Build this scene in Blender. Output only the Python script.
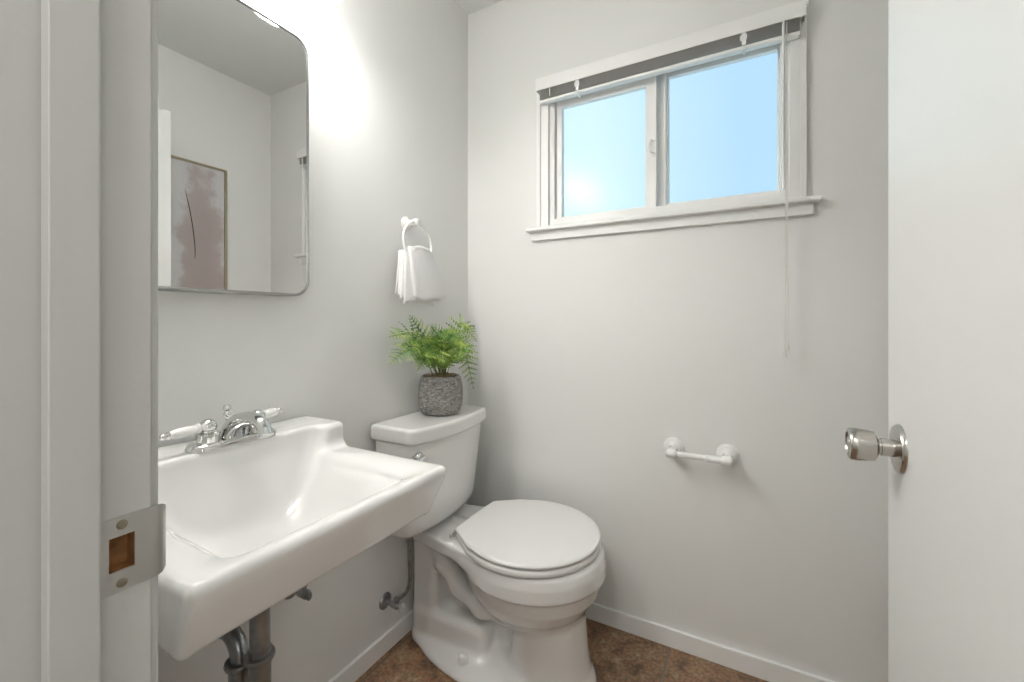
import bpy, bmesh, math, random
import numpy as np
from mathutils import Vector, Matrix

for o in list(bpy.data.objects): bpy.data.objects.remove(o)
SC = bpy.context.scene
COL = SC.collection
rnd = random.Random(7)

# ------------------------------------------------------------------ camera
cd = bpy.data.cameras.new('camera'); cam = bpy.data.objects.new('camera', cd); COL.objects.link(cam)
cam.location = (1.071, -1.549, 1.115)
cam.rotation_euler = (math.radians(90), 0, math.radians(28.8))
cd.sensor_width = 36; cd.lens = 430/1024*36
cd.shift_y = -22/1024
cd.clip_start = 0.02
SC.camera = cam

# ------------------------------------------------------------------ view
SC.view_settings.view_transform = 'Standard'; SC.view_settings.look = 'None'
SC.view_settings.gamma = 1; SC.view_settings.use_curve_mapping = False
SC.view_settings.exposure = 0.07

# ------------------------------------------------------------------ sky
W = bpy.data.worlds.new('sky'); SC.world = W; W.use_nodes = True
nt = W.node_tree; nt.nodes.clear()
tc = nt.nodes.new('ShaderNodeTexCoord'); sp = nt.nodes.new('ShaderNodeSeparateXYZ')
mr = nt.nodes.new('ShaderNodeMapRange'); cr = nt.nodes.new('ShaderNodeValToRGB')
ns = nt.nodes.new('ShaderNodeTexNoise'); ns.inputs['Scale'].default_value = 3
ad = nt.nodes.new('ShaderNodeMath'); ad.operation = 'MULTIPLY_ADD'; ad.inputs[1].default_value = .18
bg = nt.nodes.new('ShaderNodeBackground'); wo = nt.nodes.new('ShaderNodeOutputWorld')
nt.links.new(tc.outputs['Generated'], sp.inputs[0]); nt.links.new(tc.outputs['Generated'], ns.inputs['Vector'])
nt.links.new(sp.outputs['X'], mr.inputs['Value'])
mr.inputs['From Min'].default_value = -.35; mr.inputs['From Max'].default_value = .06
nt.links.new(ns.outputs['Fac'], ad.inputs[0]); nt.links.new(mr.outputs[0], ad.inputs[2])
nt.links.new(ad.outputs[0], cr.inputs[0])
cr.color_ramp.elements[0].color = (.73, .97, 1.0, 1); cr.color_ramp.elements[0].position = .25
cr.color_ramp.elements[1].color = (.52, .78, 1.0, 1); cr.color_ramp.elements[1].position = .9
nt.links.new(cr.outputs[0], bg.inputs[0]); bg.inputs[1].default_value = 1.0
nt.links.new(bg.outputs[0], wo.inputs[0])

GLOBE_L = 12.0
BULB_L = 82.0
HALL_W = 50.0

# added fill lamp in the hallway, unseen behind and right of the camera
al = bpy.data.lights.new('hall_fill', 'AREA'); al.shape = 'RECTANGLE'; al.size = 1.1; al.size_y = 1.3; al.energy = 6.0; al.color = (1, .985, .96)
ao = bpy.data.objects.new('hall_fill', al); COL.objects.link(ao); ao.location = (2.1, -2.2, 1.45)
ao.rotation_euler = Vector((-1, .50, -.02)).to_track_quat('-Z', 'Y').to_euler()

# ------------------------------------------------------------------ materials
def mat(name, color=(.8, .8, .8), rough=.5, metal=0, bump=0, bscale=60, spec=.5, coat=0, var=0, vscale=8, emit=0):
    m = bpy.data.materials.new(name); m.use_nodes = True
    n = m.node_tree; b = n.nodes['Principled BSDF']
    b.inputs['Base Color'].default_value = (*color, 1); b.inputs['Roughness'].default_value = rough
    b.inputs['Metallic'].default_value = metal; b.inputs['Specular IOR Level'].default_value = spec
    b.inputs['Coat Weight'].default_value = coat; b.inputs['Coat Roughness'].default_value = .05
    t = n.nodes.new('ShaderNodeTexCoord')
    if var:
        x = n.nodes.new('ShaderNodeTexNoise'); x.inputs['Scale'].default_value = vscale; x.inputs['Detail'].default_value = 5
        n.links.new(t.outputs['Object'], x.inputs['Vector'])
        r = n.nodes.new('ShaderNodeValToRGB'); r.color_ramp.elements[0].position = .3; r.color_ramp.elements[1].position = .7
        r.color_ramp.elements[0].color = (*[c*(1-var) for c in color], 1)
        r.color_ramp.elements[1].color = (*[min(1, c*(1+var)) for c in color], 1)
        n.links.new(x.outputs['Fac'], r.inputs[0]); n.links.new(r.outputs[0], b.inputs['Base Color'])
    if bump:
        x = n.nodes.new('ShaderNodeTexNoise'); x.inputs['Scale'].default_value = bscale; x.inputs['Detail'].default_value = 4
        n.links.new(t.outputs['Object'], x.inputs['Vector'])
        u = n.nodes.new('ShaderNodeBump'); u.inputs['Strength'].default_value = bump; u.inputs['Distance'].default_value = .002
        n.links.new(x.outputs['Fac'], u.inputs['Height']); n.links.new(u.outputs[0], b.inputs['Normal'])
    if emit:
        b.inputs['Emission Color'].default_value = (1, .985, .95, 1); b.inputs['Emission Strength'].default_value = emit
    return m

M = {}
M['wall'] = mat('warm_white_wall_paint', (.848, .848, .829), .42, bump=.12, bscale=90, spec=.4)
M['ceil'] = mat('ceiling_paint', (.83, .835, .82), .6, bump=.1, bscale=90)
M['trim'] = mat('white_trim_paint', (.92, .92, .905), .35, bump=.06, bscale=30)
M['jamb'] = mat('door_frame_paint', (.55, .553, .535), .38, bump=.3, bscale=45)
M['door'] = mat('door_paint', (.835, .838, .825), .38, bump=.08, bscale=25)
M['china'] = mat('white_vitreous_china', (.85, .845, .83), .12, coat=.6)
M['seat'] = mat('white_toilet_seat_plastic', (.85, .845, .83), .28)
M['vinyl'] = mat('white_window_vinyl', (.91, .905, .89), .4)
M['chrome'] = mat('chrome', (.72, .72, .71), .06, metal=1)
M['dullchrome'] = mat('tarnished_chrome', (.34, .355, .37), .28, metal=1, bump=.2, bscale=120, var=.25, vscale=30)
M['steel'] = mat('brushed_nickel', (.54, .52, .49), .22, metal=1)
M['frame'] = mat('stainless_mirror_frame', (.42, .42, .41), .25, metal=1)
M['mirror'] = mat('mirror_silver', (.86, .86, .855), .0, metal=1)
M['porcelain'] = mat('white_porcelain', (.87, .865, .85), .15, coat=.4)
M['towel'] = mat('white_terry', (.88, .87, .86), .95, bump=.9, bscale=320, spec=.1)
M['globe'] = mat('lit_frosted_globe', (.95, .93, .9), .4, emit=GLOBE_L)
M['bulb'] = mat('lit_bulb', (.95, .93, .9), .4, emit=BULB_L)
M['stem'] = mat('fern_stem', (.10, .12, .03), .6)
M['soil'] = mat('dried_moss', (.27, .20, .11), .95, var=.5, vscale=60, bump=.8, bscale=150)
M['slat'] = mat('blind_slat', (.62, .61, .59), .5)
M['cord'] = mat('blind_cord', (.82, .80, .77), .6)
M['clear'] = mat('clear_plastic_clip', (.85, .85, .84), .2)
M['wood'] = mat('bare_mortise_wood', (.36, .18, .07), .8, var=.4, vscale=60)
M['gold'] = mat('champagne_frame', (.45, .38, .27), .3, metal=1)
M['screw'] = mat('aged_screw', (.35, .31, .24), .35, metal=1)
M['rubber'] = mat('black_rubber', (.03, .03, .03), .7)
M['bronze'] = mat('steel_strike', (.50, .495, .475), .34, metal=1, bump=.15, bscale=80)

def leafmat():
    m = mat('fern_green', (.10, .28, .04), .5, spec=.3)
    n = m.node_tree; b = n.nodes['Principled BSDF']
    t = n.nodes.new('ShaderNodeTexCoord'); x = n.nodes.new('ShaderNodeTexNoise'); x.inputs['Scale'].default_value = 34
    r = n.nodes.new('ShaderNodeValToRGB'); e = r.color_ramp.elements
    e[0].position = .32; e[0].color = (.03, .10, .025, 1); e[1].position = .68; e[1].color = (.46, .55, .13, 1)
    k = e.new(.5); k.color = (.18, .32, .06, 1)
    n.links.new(t.outputs['Object'], x.inputs['Vector']); n.links.new(x.outputs['Fac'], r.inputs[0]); n.links.new(r.outputs[0], b.inputs['Base Color'])
    return m
M['leaf'] = leafmat()

def potmat():
    m = mat('grey_cement_pot', (.3, .3, .3), .95, spec=.15)
    n = m.node_tree; b = n.nodes['Principled BSDF']
    t = n.nodes.new('ShaderNodeTexCoord'); mp = n.nodes.new('ShaderNodeMapping'); mp.inputs['Scale'].default_value = (1, 1, 2.2)
    x = n.nodes.new('ShaderNodeTexNoise'); x.inputs['Scale'].default_value = 75; x.inputs['Detail'].default_value = 6; x.inputs['Distortion'].default_value = 1.2
    r = n.nodes.new('ShaderNodeValToRGB'); e = r.color_ramp.elements
    e[0].position = .38; e[0].color = (.17, .165, .155, 1); e[1].position = .66; e[1].color = (.50, .49, .47, 1)
    u = n.nodes.new('ShaderNodeBump'); u.inputs['Strength'].default_value = .9; u.inputs['Distance'].default_value = .004
    n.links.new(t.outputs['Object'], mp.inputs[0]); n.links.new(mp.outputs[0], x.inputs['Vector'])
    n.links.new(x.outputs['Fac'], r.inputs[0]); n.links.new(r.outputs[0], b.inputs['Base Color'])
    n.links.new(x.outputs['Fac'], u.inputs['Height']); n.links.new(u.outputs[0], b.inputs['Normal'])
    return m
M['pot'] = potmat()

def tilemat():
    m = mat('brown_slate_tile', (.2, .1, .05), .5)
    n = m.node_tree; b = n.nodes['Principled BSDF']
    t = n.nodes.new('ShaderNodeTexCoord'); mp = n.nodes.new('ShaderNodeMapping')
    S = .405
    mp.inputs['Location'].default_value = (-.837+4*S, .33+9*S, 0)
    br = n.nodes.new('ShaderNodeTexBrick'); br.offset = 0; br.squash = 1
    br.inputs['Scale'].default_value = 1; br.inputs['Brick Width'].default_value = S; br.inputs['Row Height'].default_value = S
    br.inputs['Mortar Size'].default_value = .004; br.inputs['Mortar Smooth'].default_value = .25
    br.inputs['Color1'].default_value = (1, 1, 1, 1); br.inputs['Color2'].default_value = (.75, .78, .8, 1); br.inputs['Mortar'].default_value = (0, 0, 0, 1)
    n.links.new(t.outputs['Object'], mp.inputs[0]); n.links.new(mp.outputs[0], br.inputs['Vector'])
    def noise(s, d, dist=0):
        x = n.nodes.new('ShaderNodeTexNoise'); x.inputs['Scale'].default_value = s; x.inputs['Detail'].default_value = d
        x.inputs['Distortion'].default_value = dist
        n.links.new(t.outputs['Object'], x.inputs['Vector']); return x
    a = noise(16, 8, .6); r = n.nodes.new('ShaderNodeValToRGB'); e = r.color_ramp.elements
    e[0].position = .33; e[0].color = (.19, .12, .075, 1); e[1].position = .70; e[1].color = (.60, .42, .26, 1)
    k = e.new(.5); k.color = (.41, .235, .135, 1)
    k = e.new(.6); k.color = (.39, .27, .165, 1)
    n.links.new(a.outputs['Fac'], r.inputs[0])
    f = noise(90, 6); r2 = n.nodes.new('ShaderNodeValToRGB')
    r2.color_ramp.elements[0].position = .35; r2.color_ramp.elements[0].color = (.5, .48, .45, 1)
    r2.color_ramp.elements[1].position = .65; r2.color_ramp.elements[1].color = (1.2, 1.15, 1.1, 1)
    n.links.new(f.outputs['Fac'], r2.inputs[0])
    mx = n.nodes.new('ShaderNodeMix'); mx.data_type = 'RGBA'; mx.blend_type = 'MULTIPLY'; mx.inputs[0].default_value = .8
    n.links.new(r.outputs[0], mx.inputs[6]); n.links.new(r2.outputs[0], mx.inputs[7])
    my = n.nodes.new('ShaderNodeMix'); my.data_type = 'RGBA'; my.blend_type = 'MULTIPLY'; my.inputs[0].default_value = 1
    n.links.new(mx.outputs[2], my.inputs[6]); n.links.new(br.outputs['Color'], my.inputs[7])
    mg = n.nodes.new('ShaderNodeMix'); mg.data_type = 'RGBA'
    n.links.new(br.outputs['Fac'], mg.inputs[0]); n.links.new(my.outputs[2], mg.inputs[6]); mg.inputs[7].default_value = (.19, .155, .12, 1)
    n.links.new(mg.outputs[2], b.inputs['Base Color'])
    iv = n.nodes.new('ShaderNodeMath'); iv.operation = 'MULTIPLY_ADD'; iv.inputs[1].default_value = -1
    n.links.new(br.outputs['Fac'], iv.inputs[0]); n.links.new(a.outputs['Fac'], iv.inputs[2])
    u = n.nodes.new('ShaderNodeBump'); u.inputs['Strength'].default_value = .5; u.inputs['Distance'].default_value = .003
    n.links.new(iv.outputs[0], u.inputs['Height']); n.links.new(u.outputs[0], b.inputs['Normal'])
    return m
M['tile'] = tilemat()

def panemat(name, tint):
    m = bpy.data.materials.new(name); m.use_nodes = True; n = m.node_tree; n.nodes.clear()
    t = n.nodes.new('ShaderNodeBsdfTransparent'); t.inputs[0].default_value = (*tint, 1)
    g = n.nodes.new('ShaderNodeBsdfGlossy'); g.inputs['Roughness'].default_value = .22
    x = n.nodes.new('ShaderNodeMixShader'); x.inputs[0].default_value = .010; o = n.nodes.new('ShaderNodeOutputMaterial')
    n.links.new(t.outputs[0], x.inputs[1]); n.links.new(g.outputs[0], x.inputs[2]); n.links.new(x.outputs[0], o.inputs[0])
    return m
M['pane'] = panemat('window_glass', (.97, .985, .99))

def artmat():
    m = mat('abstract_canvas', (.7, .68, .66), .7)
    n = m.node_tree; b = n.nodes['Principled BSDF']
    t = n.nodes.new('ShaderNodeTexCoord')
    x = n.nodes.new('ShaderNodeTexNoise'); x.inputs['Scale'].default_value = 5; x.inputs['Detail'].default_value = 7; x.inputs['Roughness'].default_value = .62
    n.links.new(t.outputs['Object'], x.inputs['Vector'])
    # mauve cloud around a vertical axis of the canvas
    s = n.nodes.new('ShaderNodeSeparateXYZ'); n.links.new(t.outputs['Object'], s.inputs[0])
    g = n.nodes.new('ShaderNodeVectorMath'); g.operation = 'SUBTRACT'; g.inputs[1].default_value = (0, -.115, .46)
    n.links.new(t.outputs['Object'], g.inputs[0])
    sc = n.nodes.new('ShaderNodeVectorMath'); sc.operation = 'MULTIPLY'; sc.inputs[1].default_value = (0, 8.5, 2.3)
    n.links.new(g.outputs[0], sc.inputs[0])
    ln = n.nodes.new('ShaderNodeVectorMath'); ln.operation = 'LENGTH'; n.links.new(sc.outputs[0], ln.inputs[0])
    a = n.nodes.new('ShaderNodeMath'); a.operation = 'MULTIPLY_ADD'; a.inputs[1].default_value = 2.2
    n.links.new(x.outputs['Fac'], a.inputs[0]); n.links.new(ln.outputs['Value'], a.inputs[2])
    r = n.nodes.new('ShaderNodeValToRGB'); e = r.color_ramp.elements
    mpr = n.nodes.new('ShaderNodeMapRange'); mpr.inputs['From Min'].default_value = 1; mpr.inputs['From Max'].default_value = 3
    n.links.new(a.outputs[0], mpr.inputs[0]); n.links.new(mpr.outputs[0], r.inputs[0])
    e[0].position = .15; e[0].color = (.42, .355, .335, 1); e[1].position = .75; e[1].color = (.66, .64, .62, 1)
    k = e.new(.42); k.color = (.46, .39, .375, 1); k = e.new(.56); k.color = (.62, .61, .625, 1)
    n.links.new(r.outputs[0], b.inputs['Base Color'])
    return m
M['art'] = artmat()

# ------------------------------------------------------------------ mesh builder
class MB:
    def __init__(s): s.v = []; s.f = []
    def add(s, vs, fs):
        k = len(s.v); s.v += [tuple(p) for p in vs]; s.f += [tuple(i+k for i in q) for q in fs]; return s
    def box(s, x0, x1, y0, y1, z0, z1):
        vs = [(x, y, z) for x in (x0, x1) for y in (y0, y1) for z in (z0, z1)]
        return s.add(vs, [(0, 1, 3, 2), (4, 6, 7, 5), (0, 4, 5, 1), (2, 3, 7, 6), (0, 2, 6, 4), (1, 5, 7, 3)])
    def obox(s, c, size, rot):
        a, b, d = [q/2 for q in size]; vs = []
        for x in (-a, a):
            for y in (-b, b):
                for z in (-d, d): vs.append(Vector(c)+rot @ Vector((x, y, z)))
        return s.add(vs, [(0, 1, 3, 2), (4, 6, 7, 5), (0, 4, 5, 1), (2, 3, 7, 6), (0, 2, 6, 4), (1, 5, 7, 3)])
    def lathe(s, org, axis, prof, n=32, caps=True, sx=1, sy=1):
        # prof: (radius, distance along axis)
        a = Vector(axis).normalized(); u = a.orthogonal().normalized()
        if abs(a.z) < .9: u = Vector((0, 0, 1)).cross(a).normalized()
        w = a.cross(u); o = Vector(org); vs = []; fs = []
        for r, h in prof:
            for k in range(n):
                t = 2*math.pi*k/n
                vs.append(o+a*h+u*(r*math.cos(t)*sx)+w*(r*math.sin(t)*sy))
        for i in range(len(prof)-1):
            for k in range(n):
                k2 = (k+1) % n
                fs.append((i*n+k, i*n+k2, (i+1)*n+k2, (i+1)*n+k))
        if caps:
            fs.append(tuple(reversed(range(n)))); fs.append(tuple((len(prof)-1)*n+k for k in range(n)))
        return s.add(vs, fs)
    def sphere(s, c, r, n=24, sc=(1, 1, 1)):
        prof = []; m = n//2
        vs = []; fs = []
        for i in range(m+1):
            p = math.pi*i/m
            for k in range(n):
                t = 2*math.pi*k/n
                vs.append((c[0]+r*sc[0]*math.sin(p)*math.cos(t), c[1]+r*sc[1]*math.sin(p)*math.sin(t), c[2]-r*sc[2]*math.cos(p)))
        for i in range(m):
            for k in range(n):
                k2 = (k+1) % n; fs.append((i*n+k, i*n+k2, (i+1)*n+k2, (i+1)*n+k))
        return s.add(vs, fs)
    def tube(s, pts, r, n=16, closed=False, up=None, flat=1):
        pts = [Vector(p) for p in pts]; N = len(pts)
        rs = r if isinstance(r, (list, tuple)) else [r]*N
        vs = []; fs = []; u = None
        for i, p in enumerate(pts):
            if closed: d = pts[(i+1) % N]-pts[i-1]
            else: d = pts[min(i+1, N-1)]-pts[max(i-1, 0)]
            d.normalize()
            if u is None: u = (Vector(up) if up else d.orthogonal())
            u = (u-d*u.dot(d)).normalized(); w = d.cross(u)
            for k in range(n):
                t = 2*math.pi*k/n; vs.append(p+u*(rs[i]*flat*math.cos(t))+w*(rs[i]*math.sin(t)))
        for i in range(N if closed else N-1):
            j = (i+1) % N
            for k in range(n):
                k2 = (k+1) % n; fs.append((i*n+k, i*n+k2, j*n+k2, j*n+k))
        if not closed:
            fs.append(tuple(reversed(range(n)))); fs.append(tuple((N-1)*n+k for k in range(n)))
        return s.add(vs, fs)
    def prism(s, outline, x0, x1, axis=0):
        # outline of (a,b) points extruded along axis 0 (x): (x, a, b); axis 2: (a, b, z)
        n = len(outline); vs = []
        for x in (x0, x1):
            for a, b in outline: vs.append((x, a, b) if axis == 0 else ((a, x, b) if axis == 1 else (a, b, x)))
        fs = [(k, (k+1) % n, n+(k+1) % n, n+k) for k in range(n)]
        fs += [tuple(reversed(range(n))), tuple(range(n, 2*n))]
        return s.add(vs, fs)

def catmull(pts, k=8):
    P = [Vector(p) for p in pts]; P = [P[0]*2-P[1]]+P+[P[-1]*2-P[-2]]; out = []
    for i in range(1, len(P)-2):
        for j in range(k):
            t = j/k; a, b, c, d = P[i-1:i+3]
            out.append(.5*((2*b)+(c-a)*t+(2*a-5*b+4*c-d)*t*t+(3*b-a-3*c+d)*t**3))
    out.append(P[-2]); return out

def rrect(a0, a1, b0, b1, r, n=8):
    out = []
    for (ca, cb, s) in ((a1-r, b1-r, 0), (a0+r, b1-r, 1), (a0+r, b0+r, 2), (a1-r, b0+r, 3)):
        for k in range(n+1):
            t = (s+k/n)*math.pi/2; out.append((ca+r*math.cos(t), cb+r*math.sin(t)))
    return out

def wloc(o):
    v = Vector(o.location)
    while o.parent: o = o.parent; v = v+Vector(o.location)
    return v

def obj(name, mb, m, parent=None, bevel=0, angle=40, loc=None, smooth=True, fix=True):
    if isinstance(mb, MB): V, Fc = mb.v, mb.f
    else: V, Fc = mb
    V = np.array(V, dtype=float)
    if parent is not None: off = wloc(parent)
    elif loc is not None: off = Vector(loc)
    else:
        lo, hi = V.min(0), V.max(0); off = Vector(((lo[0]+hi[0])/2, (lo[1]+hi[1])/2, lo[2]))
    me = bpy.data.meshes.new(name)
    me.from_pydata((V-np.array(off)).tolist(), [], [tuple(map(int, f)) for f in Fc])
    if fix:
        bm = bmesh.new(); bm.from_mesh(me)
        bmesh.ops.remove_doubles(bm, verts=bm.verts, dist=1e-6)
        bmesh.ops.recalc_face_normals(bm, faces=bm.faces); bm.to_mesh(me); bm.free()
    me.materials.append(M[m] if isinstance(m, str) else m)
    if smooth:
        me.polygons.foreach_set('use_smooth', [True]*len(me.polygons))
        me.set_sharp_from_angle(angle=math.radians(angle))
    o = bpy.data.objects.new(name, me); COL.objects.link(o)
    if parent is not None: o.parent = parent
    else: o.location = off
    if bevel:
        b = o.modifiers.new('bevel', 'BEVEL'); b.width = bevel; b.segments = 2; b.limit_method = 'ANGLE'; b.harden_normals = True
    return o

def tag(o, label=None, cat=None, group=None, kind=None):
    if label: o['label'] = label
    if cat: o['category'] = cat
    if group: o['group'] = group
    if kind: o['kind'] = kind
    return o
def thing(name, loc, label, cat, group=None):
    o = bpy.data.objects.new(name, None); o.empty_display_size = .05; o.location = loc; COL.objects.link(o)
    return tag(o, label, cat, group)
def struct(name, mb, m, label=None, parent=None, **k):
    o = obj(name, mb, m, parent, loc=(0, 0, 0) if parent is None else None, **k)
    o['kind'] = 'structure'
    if parent is None:
        tag(o, label, {'wall': 'wall', 'floor': 'floor', 'ceil': 'ceiling', 'base': 'baseboard', 'trim': 'trim', 'door': 'door', 'wind': 'window'}[name[:4] if name[:5] != 'floor' else 'floor'])
    return o

# ------------------------------------------------------------------ signed-distance porcelain
def smin(a, b, k):
    h = np.clip(.5+.5*(b-a)/k, 0, 1); return b*(1-h)+a*h-k*h*(1-h)
def smax(a, b, k): return -smin(-a, -b, k)
def rbox(x, y, z, c, h, r):
    qx, qy, qz = np.abs(x-c[0])-h[0]+r, np.abs(y-c[1])-h[1]+r, np.abs(z-c[2])-h[2]+r
    return np.sqrt(np.maximum(qx, 0)**2+np.maximum(qy, 0)**2+np.maximum(qz, 0)**2)+np.minimum(np.maximum(qx, np.maximum(qy, qz)), 0)-r
def capsule(x, y, z, a, b, r0, r1):
    a = np.array(a, float); b = np.array(b, float); d = b-a; L = d@d
    t = np.clip(((x-a[0])*d[0]+(y-a[1])*d[1]+(z-a[2])*d[2])/L, 0, 1)
    return np.sqrt((x-a[0]-t*d[0])**2+(y-a[1]-t*d[1])**2+(z-a[2]-t*d[2])**2)-(r0+(r1-r0)*t)

def nets(f, lo, hi, h):
    n = [int(math.ceil((hi[i]-lo[i])/h))+1 for i in range(3)]
    ax = [lo[i]+h*np.arange(n[i]) for i in range(3)]
    X, Y, Z = np.meshgrid(*ax, indexing='ij')
    V = f(X, Y, Z); S = V < 0
    cnt = np.zeros([k-1 for k in n]); pos = np.zeros([k-1 for k in n]+[3])
    P = np.stack([X, Y, Z], -1)
    def cor(A, a, b, c): return A[a:A.shape[0]-1+a, b:A.shape[1]-1+b, c:A.shape[2]-1+c]
    for a in range(2):
        for b in range(2):
            for (p, q) in (((0, a, b), (1, a, b)), ((a, 0, b), (a, 1, b)), ((a, b, 0), (a, b, 1))):
                v0, v1 = cor(V, *p), cor(V, *q); m = (v0 < 0) != (v1 < 0)
                t = np.where(m, v0/np.where(v0 == v1, 1, v0-v1), 0)[..., None]
                pos += np.where(m[..., None], cor(P, *p)*(1-t)+cor(P, *q)*t, 0); cnt += m
    mk = cnt > 0; idx = np.full(cnt.shape, -1, int); idx[mk] = np.arange(mk.sum())
    vs = pos[mk]/cnt[mk][:, None]
    fs = []
    e = np.argwhere(S[:-1, 1:-1, 1:-1] != S[1:, 1:-1, 1:-1]); i, j, k = e[:, 0], e[:, 1]+1, e[:, 2]+1
    q = np.stack([idx[i, j-1, k-1], idx[i, j, k-1], idx[i, j, k], idx[i, j-1, k]], 1); fl = S[i, j, k]; q[~fl] = q[~fl][:, ::-1]; fs.append(q)
    e = np.argwhere(S[1:-1, :-1, 1:-1] != S[1:-1, 1:, 1:-1]); i, j, k = e[:, 0]+1, e[:, 1], e[:, 2]+1
    q = np.stack([idx[i-1, j, k-1], idx[i-1, j, k], idx[i, j, k], idx[i, j, k-1]], 1); fl = S[i, j, k]; q[~fl] = q[~fl][:, ::-1]; fs.append(q)
    e = np.argwhere(S[1:-1, 1:-1, :-1] != S[1:-1, 1:-1, 1:]); i, j, k = e[:, 0]+1, e[:, 1]+1, e[:, 2]
    q = np.stack([idx[i-1, j-1, k], idx[i, j-1, k], idx[i, j, k], idx[i-1, j, k]], 1); fl = S[i, j, k]; q[~fl] = q[~fl][:, ::-1]; fs.append(q)
    F = np.concatenate(fs)
    e = h*.05
    for _ in range(4):
        x, y, z = vs.T; d = f(x, y, z)
        g = np.stack([f(x+e, y, z)-f(x-e, y, z), f(x, y+e, z)-f(x, y-e, z), f(x, y, z+e)-f(x, y, z-e)], 1)/(2*e)
        st = (d/np.maximum((g**2).sum(1), .2))
        vs = vs-np.clip(st, -h*.5, h*.5)[:, None]*g
    return vs, F

# ================================================================== ROOM SHELL
CH = 2.44; FY = -1.350; HY = -1.475; RX = 1.531; YB = -2.9
struct('floor', MB().box(-.9, 2.3, YB-.1, .14, -.05, 0), 'tile', 'brown mottled square slate tile floor with thin grout lines', fix=False, smooth=False)
struct('ceiling', MB().box(-.9, 2.3, YB-.1, .14, CH, CH+.05), 'ceil', 'flat off-white painted ceiling above the bathroom', smooth=False)
struct('wall_left', MB().box(-.12, 0, HY, .14, 0, CH), 'wall', 'off-white wall behind the sink, mirror and toilet tank', smooth=False)
struct('wall_right', MB().box(RX, RX+.12, HY, .14, 0, CH), 'wall', 'off-white wall behind the open door, seen in the mirror', smooth=False)
wx0, wx1, wz0, wz1 = .385, 1.180, 1.478, 2.008
b = MB().box(0, wx0, 0, .14, 0, CH).box(wx1, RX, 0, .14, 0, CH).box(wx0, wx1, 0, .14, 0, wz0).box(wx0, wx1, 0, .14, wz1, CH)
struct('wall_back', b, 'wall', 'off-white wall with the window and the toilet paper holder', smooth=False)
DX0, DX1, DZ = .537, 1.312, 2.05
b = MB().box(0, DX0, HY, FY, 0, CH).box(DX1, RX, HY, FY, 0, CH).box(DX0, DX1, HY, FY, DZ, CH)
struct('wall_front', b, 'wall', 'off-white wall with the doorway beside the sink', smooth=False)
# hallway behind the camera
struct('wall_hall_left', MB().box(-.9, -.8, YB, HY, 0, CH), 'wall', 'off-white hallway wall left of the doorway', smooth=False)
struct('wall_hall_right', MB().box(2.2, 2.3, YB, HY, 0, CH), 'wall', 'off-white hallway wall right of the doorway', smooth=False)
struct('wall_hall_back', MB().box(-.9, 2.3, YB-.1, YB, 0, CH), 'wall', 'off-white hallway wall facing the doorway', smooth=False)
struct('wall_hall_front', MB().box(-.8, -.12, HY, HY+.1, 0, CH).box(RX+.12, 2.2, HY, HY+.1, 0, CH), 'wall', 'off-white hallway wall in line with the doorway', smooth=False)

def base(name, x0, x1, y0, y1, label):
    return struct(name, MB().box(x0, x1, y0, y1, 0, .062), 'trim', label, bevel=.0025)
base('baseboard_left', 0, .012, FY, 0, 'low white baseboard under the sink and behind the toilet')
base('baseboard_back', .012, RX, -.012, 0, 'low white baseboard below the window wall')
base('baseboard_right', RX-.012, RX, FY, -.012, 'low white baseboard behind the open door')

# ------------------------------------------------------------------ door frame (jambs, stops, casing)
hy0, hy1, hz0, hz1 = -1.384, -1.361, .879, .915     # latch hole
b = MB()
jx0, jx1 = .517, .557
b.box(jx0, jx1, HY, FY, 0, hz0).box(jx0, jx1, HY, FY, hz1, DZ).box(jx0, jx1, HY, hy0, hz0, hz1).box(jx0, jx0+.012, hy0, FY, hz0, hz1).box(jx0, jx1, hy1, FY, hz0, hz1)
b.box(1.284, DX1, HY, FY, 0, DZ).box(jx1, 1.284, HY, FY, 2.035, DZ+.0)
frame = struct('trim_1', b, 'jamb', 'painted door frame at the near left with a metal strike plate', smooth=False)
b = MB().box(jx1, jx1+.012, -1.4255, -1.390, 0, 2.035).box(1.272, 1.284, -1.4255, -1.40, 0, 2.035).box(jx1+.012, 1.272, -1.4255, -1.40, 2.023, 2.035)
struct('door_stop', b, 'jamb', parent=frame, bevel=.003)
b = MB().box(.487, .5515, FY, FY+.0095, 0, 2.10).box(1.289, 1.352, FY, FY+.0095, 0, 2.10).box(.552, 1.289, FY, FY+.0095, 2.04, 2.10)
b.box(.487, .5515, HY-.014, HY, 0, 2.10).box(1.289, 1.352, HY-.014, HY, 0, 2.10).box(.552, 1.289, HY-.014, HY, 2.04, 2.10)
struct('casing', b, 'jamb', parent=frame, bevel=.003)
struct('mortise', MB().box(.5375, .539, hy0, hy1, hz0, hz1).box((.539), jx1-.002, hy0, hy0+.001, hz0, hz1).box((.539), jx1-.002, hy1-.001, hy1, hz0, hz1)
       .box((.539), jx1-.002, hy0, hy1, hz0, hz0+.001).box((.539), jx1-.002, hy0, hy1, hz1-.001, hz1), 'wood', parent=frame, smooth=False)
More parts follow.
